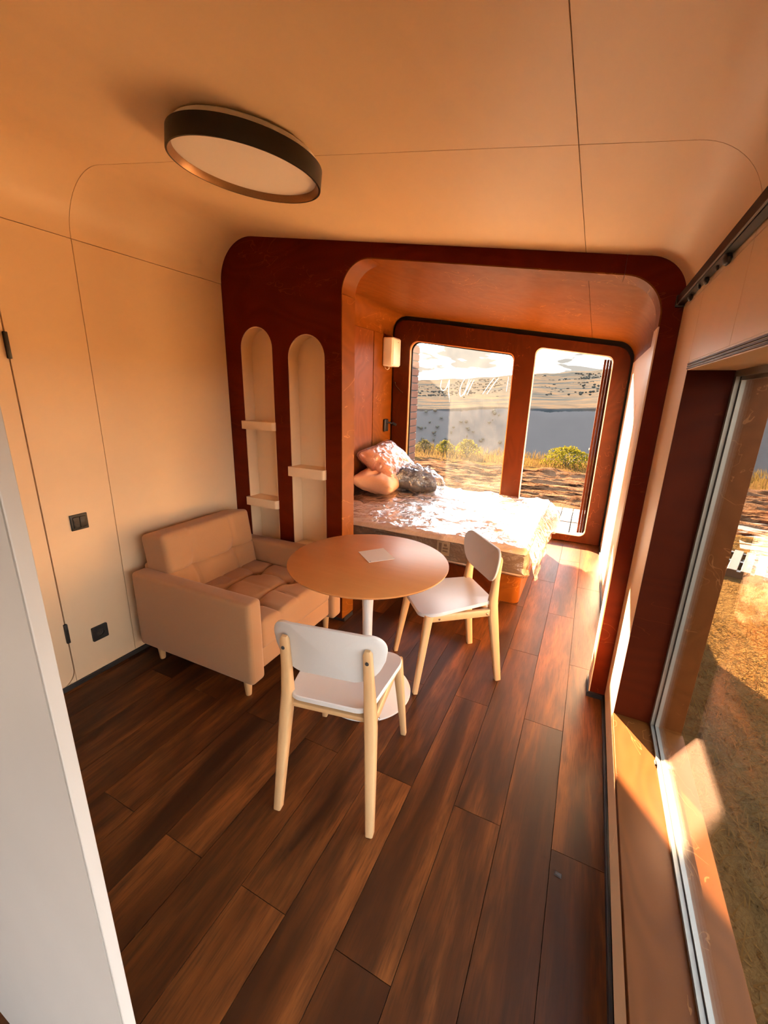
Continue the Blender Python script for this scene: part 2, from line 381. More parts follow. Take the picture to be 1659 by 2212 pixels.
def tube_bm(bm, path, radii, seg=10, sq=None):
    """swept tube; sq=(wx,wy) gives a bevelled rectangular section instead of a circle"""
    rings = []; P = [Vector(p) for p in path]
    for i, p in enumerate(P):
        t = (P[min(i + 1, len(P) - 1)] - P[max(i - 1, 0)]).normalized()
        ref = Vector((1, 0, 0)) if abs(t.x) < .9 else Vector((0, 1, 0))
        u = (ref - t * ref.dot(t)).normalized(); w = t.cross(u); r_ = radii[i] if hasattr(radii, '__len__') else radii; row = []
        if sq:
            a, b = sq[i] if hasattr(sq[0], '__len__') else sq; c = min(a, b) * .28
            for (x, y) in ((a, b - c), (a - c, b), (-a + c, b), (-a, b - c), (-a, -b + c), (-a + c, -b), (a - c, -b), (a, -b + c)): row.append(bm.verts.new(p + u * x + w * y))
        else:
            for k in range(seg):
                th = 2 * math.pi * k / seg; row.append(bm.verts.new(p + u * r_ * math.cos(th) + w * r_ * math.sin(th)))
        rings.append(row)
    for a, b in zip(rings, rings[1:]):
        m = len(a)
        for k in range(m): bm.faces.new((a[k], a[(k + 1) % m], b[(k + 1) % m], b[k]))
    bm.faces.new(list(reversed(rings[0]))); bm.faces.new(rings[-1])
def tube(name, path, radii, mat, parent=None, seg=10, sq=None):
    bm = bmesh.new(); tube_bm(bm, path, radii, seg, sq); return frombm(name, bm, mat, parent, 50)
def copy_tree(o, parent=None):
    c = o.copy(); C.objects.link(c); c.parent = parent
    for ch in list(o.children): copy_tree(ch, c)
    return c

# ================================================================== the shell of the cabin
SL = .1467
def zc(x): return 2.272 - SL * x            # room ceiling
def za(x): return 2.235 - SL * x            # alcove ceiling
def zo(x): return 2.195 - SL * x            # opening in the partition
XL, XR = -2.415, .287
YF, YP, YQ, YB = -1.6, 2.36, 2.51, 5.20     # front wall, partition front and back, window wall
YJ = 1.415                                  # module joint
RL, RR = .25, .18
ZS, ZT = .235, 1.757                        # side window sill and head
YW = 1.95                                   # far jamb of the side window
G = .0013

# floor and its planks
fl = tag(box('floor', -2.55, .56, YF - .1, 5.27, -.2, -.012, 'seam_dark'), 'dark brown wood laminate floor of the cabin', 'floor', kind='structure')
pw = .1905; x_edges = []
k = -14
while .0945 + k * pw < XR:
    a = max(XL + .001, .0945 + k * pw + .0011); b = min(XR - .001, .0945 + (k + 1) * pw - .0011)
    if b - a > .01:
        y0 = (.731 if k % 2 else 1.352) - 1.2655 * 3
        while y0 < YB:
            p0, p1 = max(y0 + .0011, YF), min(y0 + 1.2655 - .0011, YB + .06)
            if p1 - p0 > .02:
                bm = bmesh.new(); bm_box(bm, a, b, p0, p1, -.010, 0); frombm('plank', bm, 'laminate', fl)
            y0 += 1.2655
    k += 1

# left wall
wl = tag(box('wall_left', -2.56, XL - .03, YF - .1, 5.27, -.2, 2.35, 'seam_dark'), 'pale birch plywood wall on the left behind the armchair', 'wall', kind='structure')
def wpanel(par, y0, y1, z0, z1, mat='ply_pale', x0=XL - .03, x1=XL): return box('panel', x0, x1, y0 + G, y1 - G, z0, z1 - G, mat, par, .001, 1)
wpanel(wl, YJ, YP, .0, 2.33); wpanel(wl, 1.065, YJ, 0, 2.33); wpanel(wl, YF, .12, 0, 2.33); wpanel(wl, .12, 1.065, 2.08, 2.33)
dl = rounded([(.125, .022), (1.060, .022), (1.060, 2.074), (.125, 2.074)], [.02, .085, .085, .02])
d1 = tag(plate('door_1', dl, [], YZ, XL - .028, XL - .0005, 'ply_pale'), 'flush pale plywood door with rounded corner and black hinges in the left wall', 'door', kind='structure')
cu = [(1.066, .022), (1.066, .022)]
low = [(1.0645, 0), (1.0645, .10)] + [(1.0645 - .08 + .08 * math.cos(t), .10 - .08 * math.sin(t)) for t in np.linspace(0, math.pi / 2, 9)] + [(.12, .02), (.12, 0)]
plate('panel', low, [], YZ, XL - .03, XL - .0006, 'ply_pale', wl)
for z in (.276, 1.75):
    h = box('hinge', XL - .004, XL + .012, 1.054, 1.071, z, z + .115, 'black_plastic', d1, .003)
bl = tag(box('baseboard_left', XL, XL + .012, .365, YP, 0, .028, 'baseboard_black', None, .002, 1), 'low black baseboard along the left wall', 'baseboard', kind='structure')

# ceiling
cl = tag(shell('ceiling', open_fillet([(XL - .03, 2.2), (XL - .03, zc(XL - .03) + .03), (XR + .03, zc(XR + .03) + .03), (XR + .03, 2.0)], [0, RL, RR, 0]), YF - .1, 5.27, .14, 'seam_dark'),
         'curved pale plywood ceiling sloping down to the right', 'ceiling', kind='structure')
XS = -.137
for (y0, y1) in ((YF, YJ), (YJ, YP + .01)):
    pl = open_fillet([(XL, 2.33 + G), (XL, zc(XL)), (XS - G, zc(XS - G))], [0, RL, 0], 16)
    shell('panel', pl, y0 + G, y1 - G, .03, 'ply_pale', cl)
    pr = open_fillet([(XS + G, zc(XS + G)), (XR, zc(XR)), (XR, 2.03)], [0, RR, 0], 14)
    shell('panel', pr, y0 + G, y1 - G, .03, 'ply_pale', cl)

# right wall around the side window
wr = empty('wall_right'); tag(wr, 'pale plywood wall on the right around the long side window', 'wall', kind='structure')
box('wall_body', XR + .02, .552, YF - .1, 5.27, -.2, ZS - .035, 'seam_dark', wr)
box('wall_body', XR + .02, .552, YF - .1, 5.27, ZT + .035, 2.34, 'seam_dark', wr)
box('wall_body', XR + .02, .552, YW + .03, 5.27, ZS - .035, ZT + .035, 'cladding_wood', wr)
def rpanel(y0, y1, z0, z1, mat='ply_pale'): return box('panel', XR, XR + .02, y0 + G, y1 - G, z0, z1 - G, mat, wr, .001, 1)
rpanel(YF, 1.39, .035, ZS - .004); rpanel(1.39, YW + .004, .035, ZS - .004)
rpanel(YF, YJ, ZT + .03, 2.03); rpanel(YJ, YW + .004, ZT + .03, 2.03); rpanel(YW + .004, YP, .035, 2.03)
box('panel', XR + .003, XR + .02, YQ, 3.56, .03, 2.0, 'ply_pale', wr, .001, 1)
# alcove panel with a vertical pull slot
sl_hole = rounded([(3.905, 1.365), (3.925, 1.365), (3.925, 1.61), (3.905, 1.61)], [.004] * 4, 3)
pp = plate('panel', [(3.564, .03), (YB - .03, .03), (YB - .03, 2.0), (3.564, 2.0)], [sl_hole], YZ, XR + .003, XR + .018, 'ply_pale', wr)
box('pull_slot', XR + .016, XR + .019, 3.88, 3.95, 1.35, 1.63, 'stain_dark', wr)
br = tag(box('baseboard_right', XR - .012, XR, YF, YP - .002, 0, .03, 'baseboard_black', None, .002, 1), 'low black baseboard along the right wall', 'baseboard', kind='structure')
box('baseboard', XR - .007, XR + .003, YQ + .01, YB - .06, 0, .03, 'baseboard_black', br, .002, 1)

# side window
w2 = empty('window_2'); tag(w2, 'long low side window with grey aluminium frame and brown stained sill', 'window', kind='structure')
box('sill', XR - .004, .434, YF, YW, ZS - .03, ZS, 'stain_sill', w2, .002, 1)
box('sill', .460, .562, YF, YW, ZS - .04, ZS - .012, 'stain_sill', w2, .002, 1)
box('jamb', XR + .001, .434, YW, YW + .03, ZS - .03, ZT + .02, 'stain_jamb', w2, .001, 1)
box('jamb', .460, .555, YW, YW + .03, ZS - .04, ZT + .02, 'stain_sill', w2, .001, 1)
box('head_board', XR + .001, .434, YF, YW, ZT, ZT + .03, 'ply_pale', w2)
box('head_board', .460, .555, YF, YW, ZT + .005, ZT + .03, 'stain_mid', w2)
for i, zz in enumerate((ZT + .003, ZT + .011, ZT + .019)):
    box('ply_layer', XR - .003, XR + .002, YF, YW, zz, zz + .0045, 'stain_sill', w2)
for (a, b, c) in ((.432, .4445, .022), (.447, .460, .034)):
    f = plate('window_frame', [(YF, ZS), (YW, ZS), (YW, ZT), (YF, ZT)], [[(YF + c, ZS + c * .6), (YW - c, ZS + c * .6), (YW - c, ZT - c), (YF + c, ZT - c)]], YZ, a, b, 'grey_aluminium', w2)
box('gasket', .4444, .4472, YW - .024, YW, ZS, ZT, 'black_gasket', w2); box('gasket', .4444, .4472, YF, YW - .024, ZS, ZS + .014, 'black_gasket', w2)
for xg in (.4485, .4560): box('glass_pane', xg, xg + .003, YF + .03, YW - .03, ZS + .018, ZT - .03, 'glass_clear', w2)
box('latch', .424, .434, 1.69, 1.715, ZS + .002, ZS + .012, 'black_plastic', w2, .003)

# front wall behind the camera, with an unseen glazed opening added to brighten the room
wf = tag(plate('wall_front', [(-2.56, -.2), (.56, -.2), (.56, 2.3), (-2.56, 2.75)], [rounded([(-1.1, .05), (.1, .05), (.1, 2.0), (-1.1, 2.15)], [.1] * 4)], XZ, YF - .1, YF - .03, 'ply_pale'),
         'pale plywood end wall with an added unseen glazed opening behind the camera', 'wall', kind='structure')
box('added_opening_frame', -1.1, -1.05, YF - .09, YF - .04, .05, 2.1, 'stain_mid', wf); box('added_opening_frame', .05, .1, YF - .09, YF - .04, .05, 2.0, 'stain_mid', wf)
box('glass_pane', -1.09, .09, YF - .068, YF - .064, .06, 1.99, 'glass_clear', wf)  # pane of the added opening
# end of the partition close to the camera
wn_ = tag(plate('wall_near', rounded([(XL, 0), (-.5482, 0), (-.5482, zc(-.5482) - .001), (XL, zc(XL) - .001)], [0, 0, 0, RL], 12), [], XZ, .206, .2235, 'ply_white'), 'whitish plywood wall end cut off by the left picture edge', 'wall', kind='structure')
box('edge_band', -.5462, -.5425, .2064, .2231, 0, 2.348, 'ply_white', wn_, .001, 1)

# ------------------------------------------------------------------ partition with two arched niches
pt = empty('wall_partition'); tag(pt, 'dark red brown stained plywood partition with two arched niches and a wide opening', 'partition', kind='structure')
FB = .03
arch1 = (-2.275, -1.998, .50, 2.052); arch2 = (-1.868, -1.579, .53, 1.992)
def arch(x0, x1, zb, zt, inset=0, seg=20):
    x0 += inset; x1 -= inset; zb += inset; zt -= inset; r = (x1 - x0) / 2; c = (x0 + x1) / 2; z = zt - r
    return [(x0, zb), (x1, zb)] + [(c + r * math.cos(t), z + r * math.sin(t)) for t in np.linspace(0, math.pi, seg)]
XT0, XT1 = -1.257, .036; ro, rr2 = .171, .192
left = rounded([(XL, FB), (XL, zc(XL)), (XT0 - G / 2, zc(XT0)), (XT0 - G / 2, zo(XT0)), (-1.455, zo(-1.455)), (-1.455, FB)], [0, RL, 0, 0, ro, 0], 16)
plate('panel', left, [arch(*arch1), arch(*arch2)], XZ, YP, YQ, 'stain_dark', pt)
plate('panel', [(XT0 + G / 2, zc(XT0)), (XT1 - G / 2, zc(XT1)), (XT1 - G / 2, zo(XT1)), (XT0 + G / 2, zo(XT0))], [], XZ, YP, YQ, 'stain_dark', pt)
rgt = rounded([(XT1 + G / 2, zc(XT1)), (XR, zc(XR)), (XR, FB), (.21, FB), (.21, zo(.21)), (XT1 + G / 2, zo(XT1))], [0, RR, 0, 0, rr2, 0], 16)
plate('panel', rgt, [], XZ, YP, YQ, 'stain_dark', pt)
# orange stained lining of the opening
lin = open_fillet([(-1.455, FB), (-1.455, zo(-1.455)), (.21, zo(.21)), (.21, FB)], [0, ro, rr2, 0], 16)
lo_ = rounded([(-1.455, FB), (-1.455, 2.16), (-1.455, 2.17)], [0, 0, 0])
def sub_lining(pts): shell('reveal_lining', pts, YP - .002, YQ + .004, .006, 'stain_orange', pt, -1)
i1 = 1 + 8; 
zl = zo(-1.455) - .2
sub_lining([(-1.455, FB), (-1.455, zl - G)])
sub_lining(open_fillet([(-1.455, zl), (-1.455, zo(-1.455)), (XT0 - G, zo(XT0))], [0, ro, 0], 14))
sub_lining([(XT0 + G, zo(XT0)), (XT1 - G, zo(XT1))])
shell('reveal_lining', open_fillet([(XT1 + G, zo(XT1)), (.21, zo(.21)), (.21, zo(.21) - .2)], [0, rr2, 0], 14), YP - .002, YQ + .004, .006, 'stain_orange', pt, -1)
shell('reveal_lining', [(.21, zo(.21) - .2 - G), (.21, FB)], YP - .002, YQ + .004, .006, 'ply_pale', pt, -1)
box('plinth', XL, -1.44, YP + .012, YQ - .012, 0, FB, 'baseboard_black', pt); box('plinth', .196, XR, YP - .012, YQ + .012, 0, FB, 'baseboard_black', pt)
for (a, zsh) in ((arch1, ((1.366, 1.423), (.795, .857))), (arch2, ((1.062, 1.128),))):
    nl = plate('niche_lining', arch(*a), [arch(*a, inset=.006)], XZ, YP + .001, YP + .102, 'ply_pale', pt)
    plate('niche_back', arch(*a, inset=.001), [], XZ, YP + .100, YP + .110, 'ply_pale', pt)
    for (z0, z1) in zsh:
        x0, x1 = a[0] - .012, a[1] + .004
        o = rounded([(a[0] + .007, YP + .099), (a[0] + .007, YP + .001), (x0, YP - .001), (x0, YP - .030), (x1, YP - .030), (x1, YP - .001), (a[1] - .007, YP + .001), (a[1] - .007, YP + .099)], [0, 0, 0, .006, .022, 0, 0, 0], 6)
        plate('shelf', o, [], XY, z0, z1, 'ply_pale', pt)
box('shelf', arch2[0] + .004, arch2[1] - .004, YP - .012, YP + .099, arch2[2], arch2[2] + .02, 'ply_pale', pt, .003)

# ------------------------------------------------------------------ sleeping alcove lining
al = empty('wall_alcove'); tag(al, 'orange stained plywood lining of the sleeping alcove', 'wall', kind='structure')
AXL, AXR = -2.43, .29; arl, arr = .173, .2
box('panel', AXL - .015, AXL, YQ, 4.66 - G, 0, 2.33 - G, 'stain_alcove', al); box('panel', AXL - .015, AXL + .006, 4.66 + G, YB, 0, 2.33 - G, 'stain_orange', al)
al2 = empty('ceiling_alcove'); tag(al2, 'orange stained plywood ceiling above the bed', 'ceiling', kind='structure')
XA = -.125
shell('panel', open_fillet([(AXL, 2.33 + G), (AXL, za(AXL)), (XA - G, za(XA))], [0, arl, 0], 14), YQ, YB, .015, 'stain_orange', al2)
shell('panel', open_fillet([(XA + G, za(XA)), (AXR, za(AXR)), (AXR, 2.002)], [0, arr * .9, 0], 14), YQ, YB, .012, 'stain_orange', al2)

# ------------------------------------------------------------------ window wall beyond the bed
wb = empty('wall_back'); tag(wb, 'dark stained plywood end wall with two rounded openings beyond the bed', 'wall', kind='structure')
W1 = rounded([(-2.18, .30), (-.897, .30), (-.897, 1.98 + .137 * .897), (-2.18, 1.98 + .137 * 2.18)], [.08, .08, .075, .10], 10)
W2 = rounded([(-.669, .092), (.108, .092), (.108, 2.075 - .145 * .108), (-.669, 2.075 + .145 * .669)], [.07] * 4, 10)
ol = rounded([(AXL + .03, .012), (AXR - .022, .012), (AXR - .022, za(AXR) - .05), (AXL + .03, za(AXL) - .055)], [.0, .0, .17, .14], 12)
plate('window_panel', ol, [W1, W2], XZ, YB - .03, YB + .03, 'stain_mid', wb)
obg = [(-2.56, -.2), (.56, -.2), (.56, 2.4), (-2.56, 2.75)]
grow = lambda L, d: [(u + d * (1 if u > (min(p[0] for p in L) + max(p[0] for p in L)) / 2 else -1), v + d * (1 if v > 1.1 else -1)) for u, v in L]
plate('weather_seal', obg, [grow(W1, .006), grow(W2, .006)], XZ, YB + .03, YB + .07, 'black_gasket', wb)
for (w, g_) in ((W1, 1), (W2, 0)):
    plate('opening_edge', grow(w, .004), [grow(w, -.005)], XZ, YB - .032, YB + .01, 'beech_top' if g_ else 'white_plastic', wb)
wd1 = empty('window_1'); tag(wd1, 'large fixed pane with chalk scribbles in the end wall', 'window', kind='structure')
plate('glass_pane', grow(W1, .005), [], XZ, YB + .045, YB + .05, 'glass_dusty', wd1)
plate('window_frame', grow(W1, .004), [grow(W1, -.014)], XZ, YB + .031, YB + .044, 'black_gasket', wd1)
# chalk marks on the pane
def chalk(pts, w=.008):
    v = []; f = []
    P = [Vector((a, b)) for a, b in pts]
    for i, p in enumerate(P):
        t = (P[min(i + 1, len(P) - 1)] - P[max(i - 1, 0)]).normalized(); nn = Vector((-t.y, t.x)) * w * (.35 + .65 * math.sin(math.pi * (i + .5) / len(P)))
        for q in (p + nn * .5, p - nn * .5):
            v.append((q.x, YB + .0445, q.y)); v.append((q.x, YB + .0435, q.y))
    for i in range(len(P) - 1):
        a = i * 4; b = a + 4
        f += [(a, b, b + 2, a + 2), (a + 1, a + 3, b + 3, b + 1), (a, a + 1, b + 1, b), (a + 2, b + 2, b + 3, a + 3)]
    pyd('chalk_mark', v, f, 'chalk_white', wd1)
def curve(p, n=12):
    p = [Vector(q) for q in p]; out = []
    for i in range(len(p) - 1):
        a, b, c, d = p[max(i - 1, 0)], p[i], p[i + 1], p[min(i + 2, len(p) - 1)]
        for k in range(n):
            t = k / n; out.append(tuple(.5 * (2 * b + (c - a) * t + (2 * a - 5 * b + 4 * c - d) * t * t + (3 * b - a - 3 * c + d) * t ** 3)))
    return out + [tuple(p[-1])]
chalk(curve([(-1.765, 1.81), (-1.775, 1.73), (-1.745, 1.69), (-1.70, 1.715), (-1.665, 1.815), (-1.668, 1.70), (-1.652, 1.60), (-1.645, 1.545)], 6))
chalk(curve([(-1.475, 1.825), (-1.515, 1.74), (-1.52, 1.66), (-1.50, 1.625), (-1.46, 1.68), (-1.415, 1.825)], 6))
for a in (-1.445, -1.41): chalk(curve([(a + .055, 1.82), (a + .02, 1.74), (a - .02, 1.64)], 6), .007)
for a in (-1.215, -1.165): chalk(curve([(a + .10, 1.845), (a + .04, 1.76), (a - .02, 1.66)], 6), .006)
chalk(curve([(-.95, 1.86), (-.955, 1.78), (-.96, 1.69)], 5), .004)
# stile of the open sliding sash seen in the right hand opening
ds = empty('door_2'); tag(ds, 'brown stile of the opened glazed door at the right end of the window wall', 'door', kind='structure')
for i, (a, b) in enumerate(((.022, .048), (.051, .076), (.079, .104))): box('stile', a, b, YB + .074 + .012 * i, YB + .12 + .012 * i, .10, 2.045, 'stain_mid', ds, .004)
box('handle', .012, .022, YB + .085, YB + .10, 1.08, 1.10, 'white_plastic', ds, .002)

# ================================================================== furniture
# ---- armchair, faces +x ; local origin at the floor, back against the left wall
ac = empty('armchair', (-1.86, 1.845, 0), 0, 'beige fabric armchair with tufted seat and back against the left wall', 'armchair')
AW = .445      # half width
def arm(s):
    def d(q, p): return Vector((q.x, q.y, q.z + .008 * (q.x / .45)))
    return rbox('armrest', .915, .105, .485, .026, (-.012, s * (AW - .052), .352), 'armchair_fabric', ac, (6, 1, 4), d)
arm(-1); arm(1)
def seat_d(q, p):
    z = q.z
    if q.z > 0:
        for (tx, ty) in ((-.13, -.17), (-.13, .17), (.14, -.17), (.14, .17)):
            r2 = (q.x - tx) ** 2 + (q.y - ty) ** 2; z -= .040 * math.exp(-r2 / .0030)
        z -= .006 * math.exp(-(q.y / .010) ** 2) + .013 * math.exp(-((abs(q.y) - .17) / .010) ** 2) + .013 * (math.exp(-((q.x + .13) / .010) ** 2) + math.exp(-((q.x - .14) / .010) ** 2))
        z += .014 * (1 - (q.x / .4) ** 2) * (1 - (q.y / .36) ** 2)
    return Vector((q.x, q.y, z))
sc_ = rbox('seat_cushion', .70, .676, .17, .028, (.075, 0, .355), 'armchair_fabric', ac, (50, 50, 3), seat_d)
for (tx, ty) in ((-.13, -.17), (-.13, .17), (.14, -.17), (.14, .17)):
    lathe('tuft_button', [(0, .006), (.008, .004), (.011, 0), (0, -.004)], 'armchair_fabric', sc_, 12, Matrix.Translation((.075 + tx, ty, .412)))
box('seat_base', -.34, .415, -.338, .338, .15, .285, 'armchair_fabric', ac, .018, 3)
def back_d(q, p):
    x = q.x
    if q.x > 0:
        for ty in (-.165, .165):
            r2 = (q.y - ty) ** 2 + (q.z - .01) ** 2; x -= .036 * math.exp(-r2 / .0030)
        x -= .012 * math.exp(-((abs(q.y) - .165) / .009) ** 2) + .012 * math.exp(-((q.z - .01) / .009) ** 2)
        x += .02 * (1 - (q.y / .35) ** 2) * (1 - (q.z / .24) ** 2)
    return Vector((x, q.y, q.z))
rotb = Matrix.Rotation(R(-9), 3, 'Y')
bc = rbox('back_cushion', .21, .70, .50, .030, (-.345, 0, .555), 'armchair_fabric', ac, (3, 52, 40), back_d, rotb)
box('back_frame', -.50, -.44, -.338, .338, .15, .60, 'armchair_fabric', ac, .02, 3)
for (x, y) in ((.35, -.385), (.35, .385), (-.36, -.385), (-.36, .385)):
    lathe('leg', [(.0, 0), (.015, 0), (.0165, .004), (.026, .122), (0, .122)], 'beech_leg', ac, 20, Matrix.Translation((x, y, 0)))

# ---- round pedestal table
TC = (-.948, 1.805)
tb = empty('pedestal_table', (*TC, 0), 0, 'round beech topped table on a white trumpet pedestal', 'table')
tt = lathe('table_top', [(0, .778), (.385, .778), (.412, .788), (.418, .795), (.418, .799), (.414, .801), (0, .801)], 'beech_top', tb, 96)
lathe('pedestal', [(.25, 0), (.255, .004), (.252, .010), (.20, .022), (.12, .038), (.07, .062), (.043, .11), (.030, .2), (.0265, .34), (.028, .5), (.034, .66), (.045, .745), (.06, .772), (.06, .778)], 'white_laminate', tb, 64)
pr_ = [(-1.05, 1.877), (-.956, 1.997), (-.833, 1.887), (-.929, 1.775)]
pp_ = plate('paper_sheet', pr_, [], XY, .8012, .8035, 'paper'); tag(pp_, 'small square beige paper lying on the round table', 'paper')
box('pencil_mark', -.934, -.927, 1.788, 1.793, .8033, .8039, 'ink_dark', pp_)

# ---- chairs (local: front = +y, origin at floor centre)
def make_chair():
    ch = empty('dining_chair')
    so_ = rounded([(-.165, -.205), (.165, -.205), (.215, .16), (.17, .245), (-.17, .245), (-.215, .16)], [.06, .06, .13, .09, .09, .13], 10)
    bm = bmesh.new(); n = len(so_); rows = []
    cx, cyy = 0, .03
    def zs(x, y): return .012 * (x / .2) ** 2 - .010 * (y / .24) + .012 * max(0, -y / .2) ** 2 - .012 * max(0, y / .22) ** 3
    for s, z0 in ((1.0, .474), (1.0, .490), (.985, .494), (.75, .493), (.45, .492), (.15, .492)):
        rows.append([bm.verts.new((cx + (x - cx) * s, cyy + (y - cyy) * s, z0 + zs(cx + (x - cx) * s, cyy + (y - cyy) * s))) for x, y in so_])
    for a, b in zip(rows, rows[1:]):
        for k in range(n): bm.faces.new((a[k], a[(k + 1) % n], b[(k + 1) % n], b[k]))
    bm.faces.new(rows[-1]); bm.faces.new(list(reversed(rows[0]))); frombm('seat', bm, 'white_laminate', ch, 40)
    for s in (-1, 1):
        # rear leg runs on as the back post
        tube('rear_leg', [(s * .196, -.258, 0), (s * .184, -.222, .25), (s * .174, -.196, .43), (s * .168, -.190, .52), (s * .164, -.198, .64), (s * .161, -.211, .765), (s * .160, -.213, .780)], None, 'beech_leg', ch,
             sq=[(.015, .018), (.019, .022), (.021, .026), (.020, .024), (.018, .016), (.016, .012), (.010, .006)])
        tube('front_leg', [(s * .212, .268, 0), (s * .196, .232, .25), (s * .180, .200, .47)], None, 'beech_leg', ch, sq=[(.013, .013), (.017, .018), (.021, .022)])
        tube('side_rail', [(s * .180, .19, .452), (s * .174, -.19, .450)], None, 'beech_leg', ch, sq=(.011, .022))
        for yy in (-.15, .14):
            lathe('screw', [(0, .004), (.006, .003), (.007, 0), (0, 0)], 'steel_screw', ch, 12, Matrix.Translation((s * .190, yy, .448)) @ Matrix.Rotation(s * math.pi / 2, 4, 'Y'))
    tube('cross_rail', [(-.17, .195, .452), (.17, .195, .452)], None, 'beech_leg', ch, sq=(.022, .010))
    tube('cross_rail', [(-.17, -.165, .458), (.17, -.165, .458)], None, 'beech_leg', ch, sq=(.022, .010))
    bo = rounded([(-.175, -.102), (.175, -.102), (.262, .098), (-.262, .098)], [.11, .11, .075, .075], 12)
    bo = [(x, y + .018 * (x / .2) ** 2 * (1 if y > 0 else .3)) for x, y in bo]
    bm = bmesh.new(); n = len(bo); rows = []
    def bk(u, v, d):       # curved, leaning back
        y = -.203 - .10 * v + .70 * u * u + d; return (u, y, .722 + v)
    for s, d in ((.12, .007), (.4, .007), (.7, .007), (.9, .007), (.985, .007), (1.0, .004), (1.0, -.004), (.985, -.007), (.9, -.007), (.7, -.007), (.4, -.007), (.12, -.007)):
        rows.append([bm.verts.new(bk(x * s, y * s, d)) for x, y in bo])
    for a, b in zip(rows, rows[1:]):
        for k in range(n): bm.faces.new((a[k], a[(k + 1) % n], b[(k + 1) % n], b[k]))
    bm.faces.new(list(reversed(rows[0]))); bm.faces.new(rows[-1]); frombm('backrest', bm, 'white_laminate', ch, 40)
    for s in (-1, 1):
        lathe('bolt_hole', [(0, .002), (.006, .002), (.0075, 0), (0, 0)], 'ink_dark', ch, 12, Matrix.Translation((s * .162, -.2245, .735)) @ Matrix.Rotation(R(86), 4, 'X'))
    return ch
ch1 = make_chair()
f1 = Vector((-.187, .982)); c1 = Vector((-.735, 1.04)) + f1 * .268
ch1.location = (c1.x, c1.y, 0); ch1.rotation_euler = (0, 0, math.atan2(f1.y, f1.x) - math.pi / 2)
tag(ch1, 'white chair with beech legs seen from behind in front of the round table', 'chair', 'white chairs at the round table')
ch2 = copy_tree(ch1)
f2 = Vector((-.77, -.64)).normalized(); c2 = Vector((-.41, 2.41)) + f2 * .268
ch2.location = (c2.x, c2.y, 0); ch2.rotation_euler = (0, 0, math.atan2(f2.y, f2.x) - math.pi / 2)
tag(ch2, 'white chair with beech legs between the round table and the bed', 'chair', 'white chairs at the round table')

# ---- bed
bd = empty('bed_base', (-1.4, 4.05, 0), 0, 'orange stained plywood bed box under the wrapped mattress', 'bed base')
box('side_board', -1.015, .86, -.765, -.74, .0, .262, 'stain_mid', bd, .002, 1); box('side_board', -1.015, .86, .74, .765, .0, .262, 'stain_mid', bd, .002, 1)
rb = rounded([(.86, -.765), (1.065, -.765), (1.065, .765), (.86, .765)], [0, .06, .06, 0], 8)
plate('end_block', rb, [], XY, 0, .262, 'stain_orange', bd); box('deck_panel', -1.015, 1.06, -.76, .76, .262, .272, 'stain_mid', bd)
MX0, MX1, MY0, MY1, MZ0, MZ1 = -2.38, -.305, 3.19, 4.97, .274, .50
mt = empty('mattress', ((MX0 + MX1) / 2, (MY0 + MY1) / 2, MZ0), 0, 'quilted cream mattress wrapped in clear plastic on the bed box', 'mattress')
mdx, mdy, mdz = MX1 - MX0, MY1 - MY0, MZ1 - MZ0
def matt_d(q, p):
    z = q.z
    if q.z > mdz / 2 - .04:
        u, v = (q.x + q.y) / .17, (q.x - q.y) / .17
        z += .016 * (abs(math.sin(u * math.pi / 2 + .4)) ** .6 * abs(math.sin(v * math.pi / 2)) ** .6) - .012
    return Vector((q.x, q.y, z))
rbox('ticking', mdx, mdy, mdz, .04, (0, 0, mdz / 2), 'quilted_ticking', mt, (90, 76, 2), matt_d)
rbox('side_shade_band', mdx + .005, mdy + .005, mdz - .05, .02, (0, 0, mdz / 2 - .003), 'mattress_side_shade', mt, (4, 4, 2))  # dark band around the ticking, carries the painted side shade
for s, zz in ((0, .035), (0, mdz - .04)):
    rbox('piping', mdx + .008, mdy + .008, .014, .006, (0, 0, zz), 'mattress_side_shade', mt, (2, 2, 1))
# slack clear wrap
def wrap_d(q, p):
    w = Vector((q.x + MX0, q.y + MY0, q.z)); n1 = noise.noise(w * Vector((3.2, 4.5, 4)).x * .9); n2 = noise.noise(Vector((w.x * 6 + w.y * 5, w.y * 8 - w.x * 3, w.z * 7))); n3 = 1 - abs(noise.noise(Vector((w.x * 3 - w.y * 4.4, w.y * 2.6 + w.x * 2.8, w.z * 4 + 3)))) * 2
    o = Vector((q.x, q.y, q.z)); nrm = Vector((q.x / mdx, q.y / mdy, q.z / mdz * 1.0)); k = max(abs(nrm.x), abs(nrm.y), abs(nrm.z))
    amp = .012 + .010 * n1 + .010 * n2 + .045 * max(0, n3 - .60) ** 1.1
    if abs(nrm.z) >= k - .02: o.z += amp * (1 if q.z > 0 else -.1) - .05 * math.exp(-((q.y - .30 - .08 * q.x) / .02) ** 2) * (.35 if q.x > -.3 else 0) * (1 if q.z > 0 else 0)
    elif abs(nrm.x) >= abs(nrm.y): o.x += math.copysign(amp * .9, q.x)
    else: o.y += math.copysign(amp * .7, q.y)
    return o
rbox('plastic_wrap', mdx + .012, mdy + .014, mdz + .012, .03, (0, 0, mdz / 2 + .003), 'clear_plastic', mt, (110, 96, 8), wrap_d)
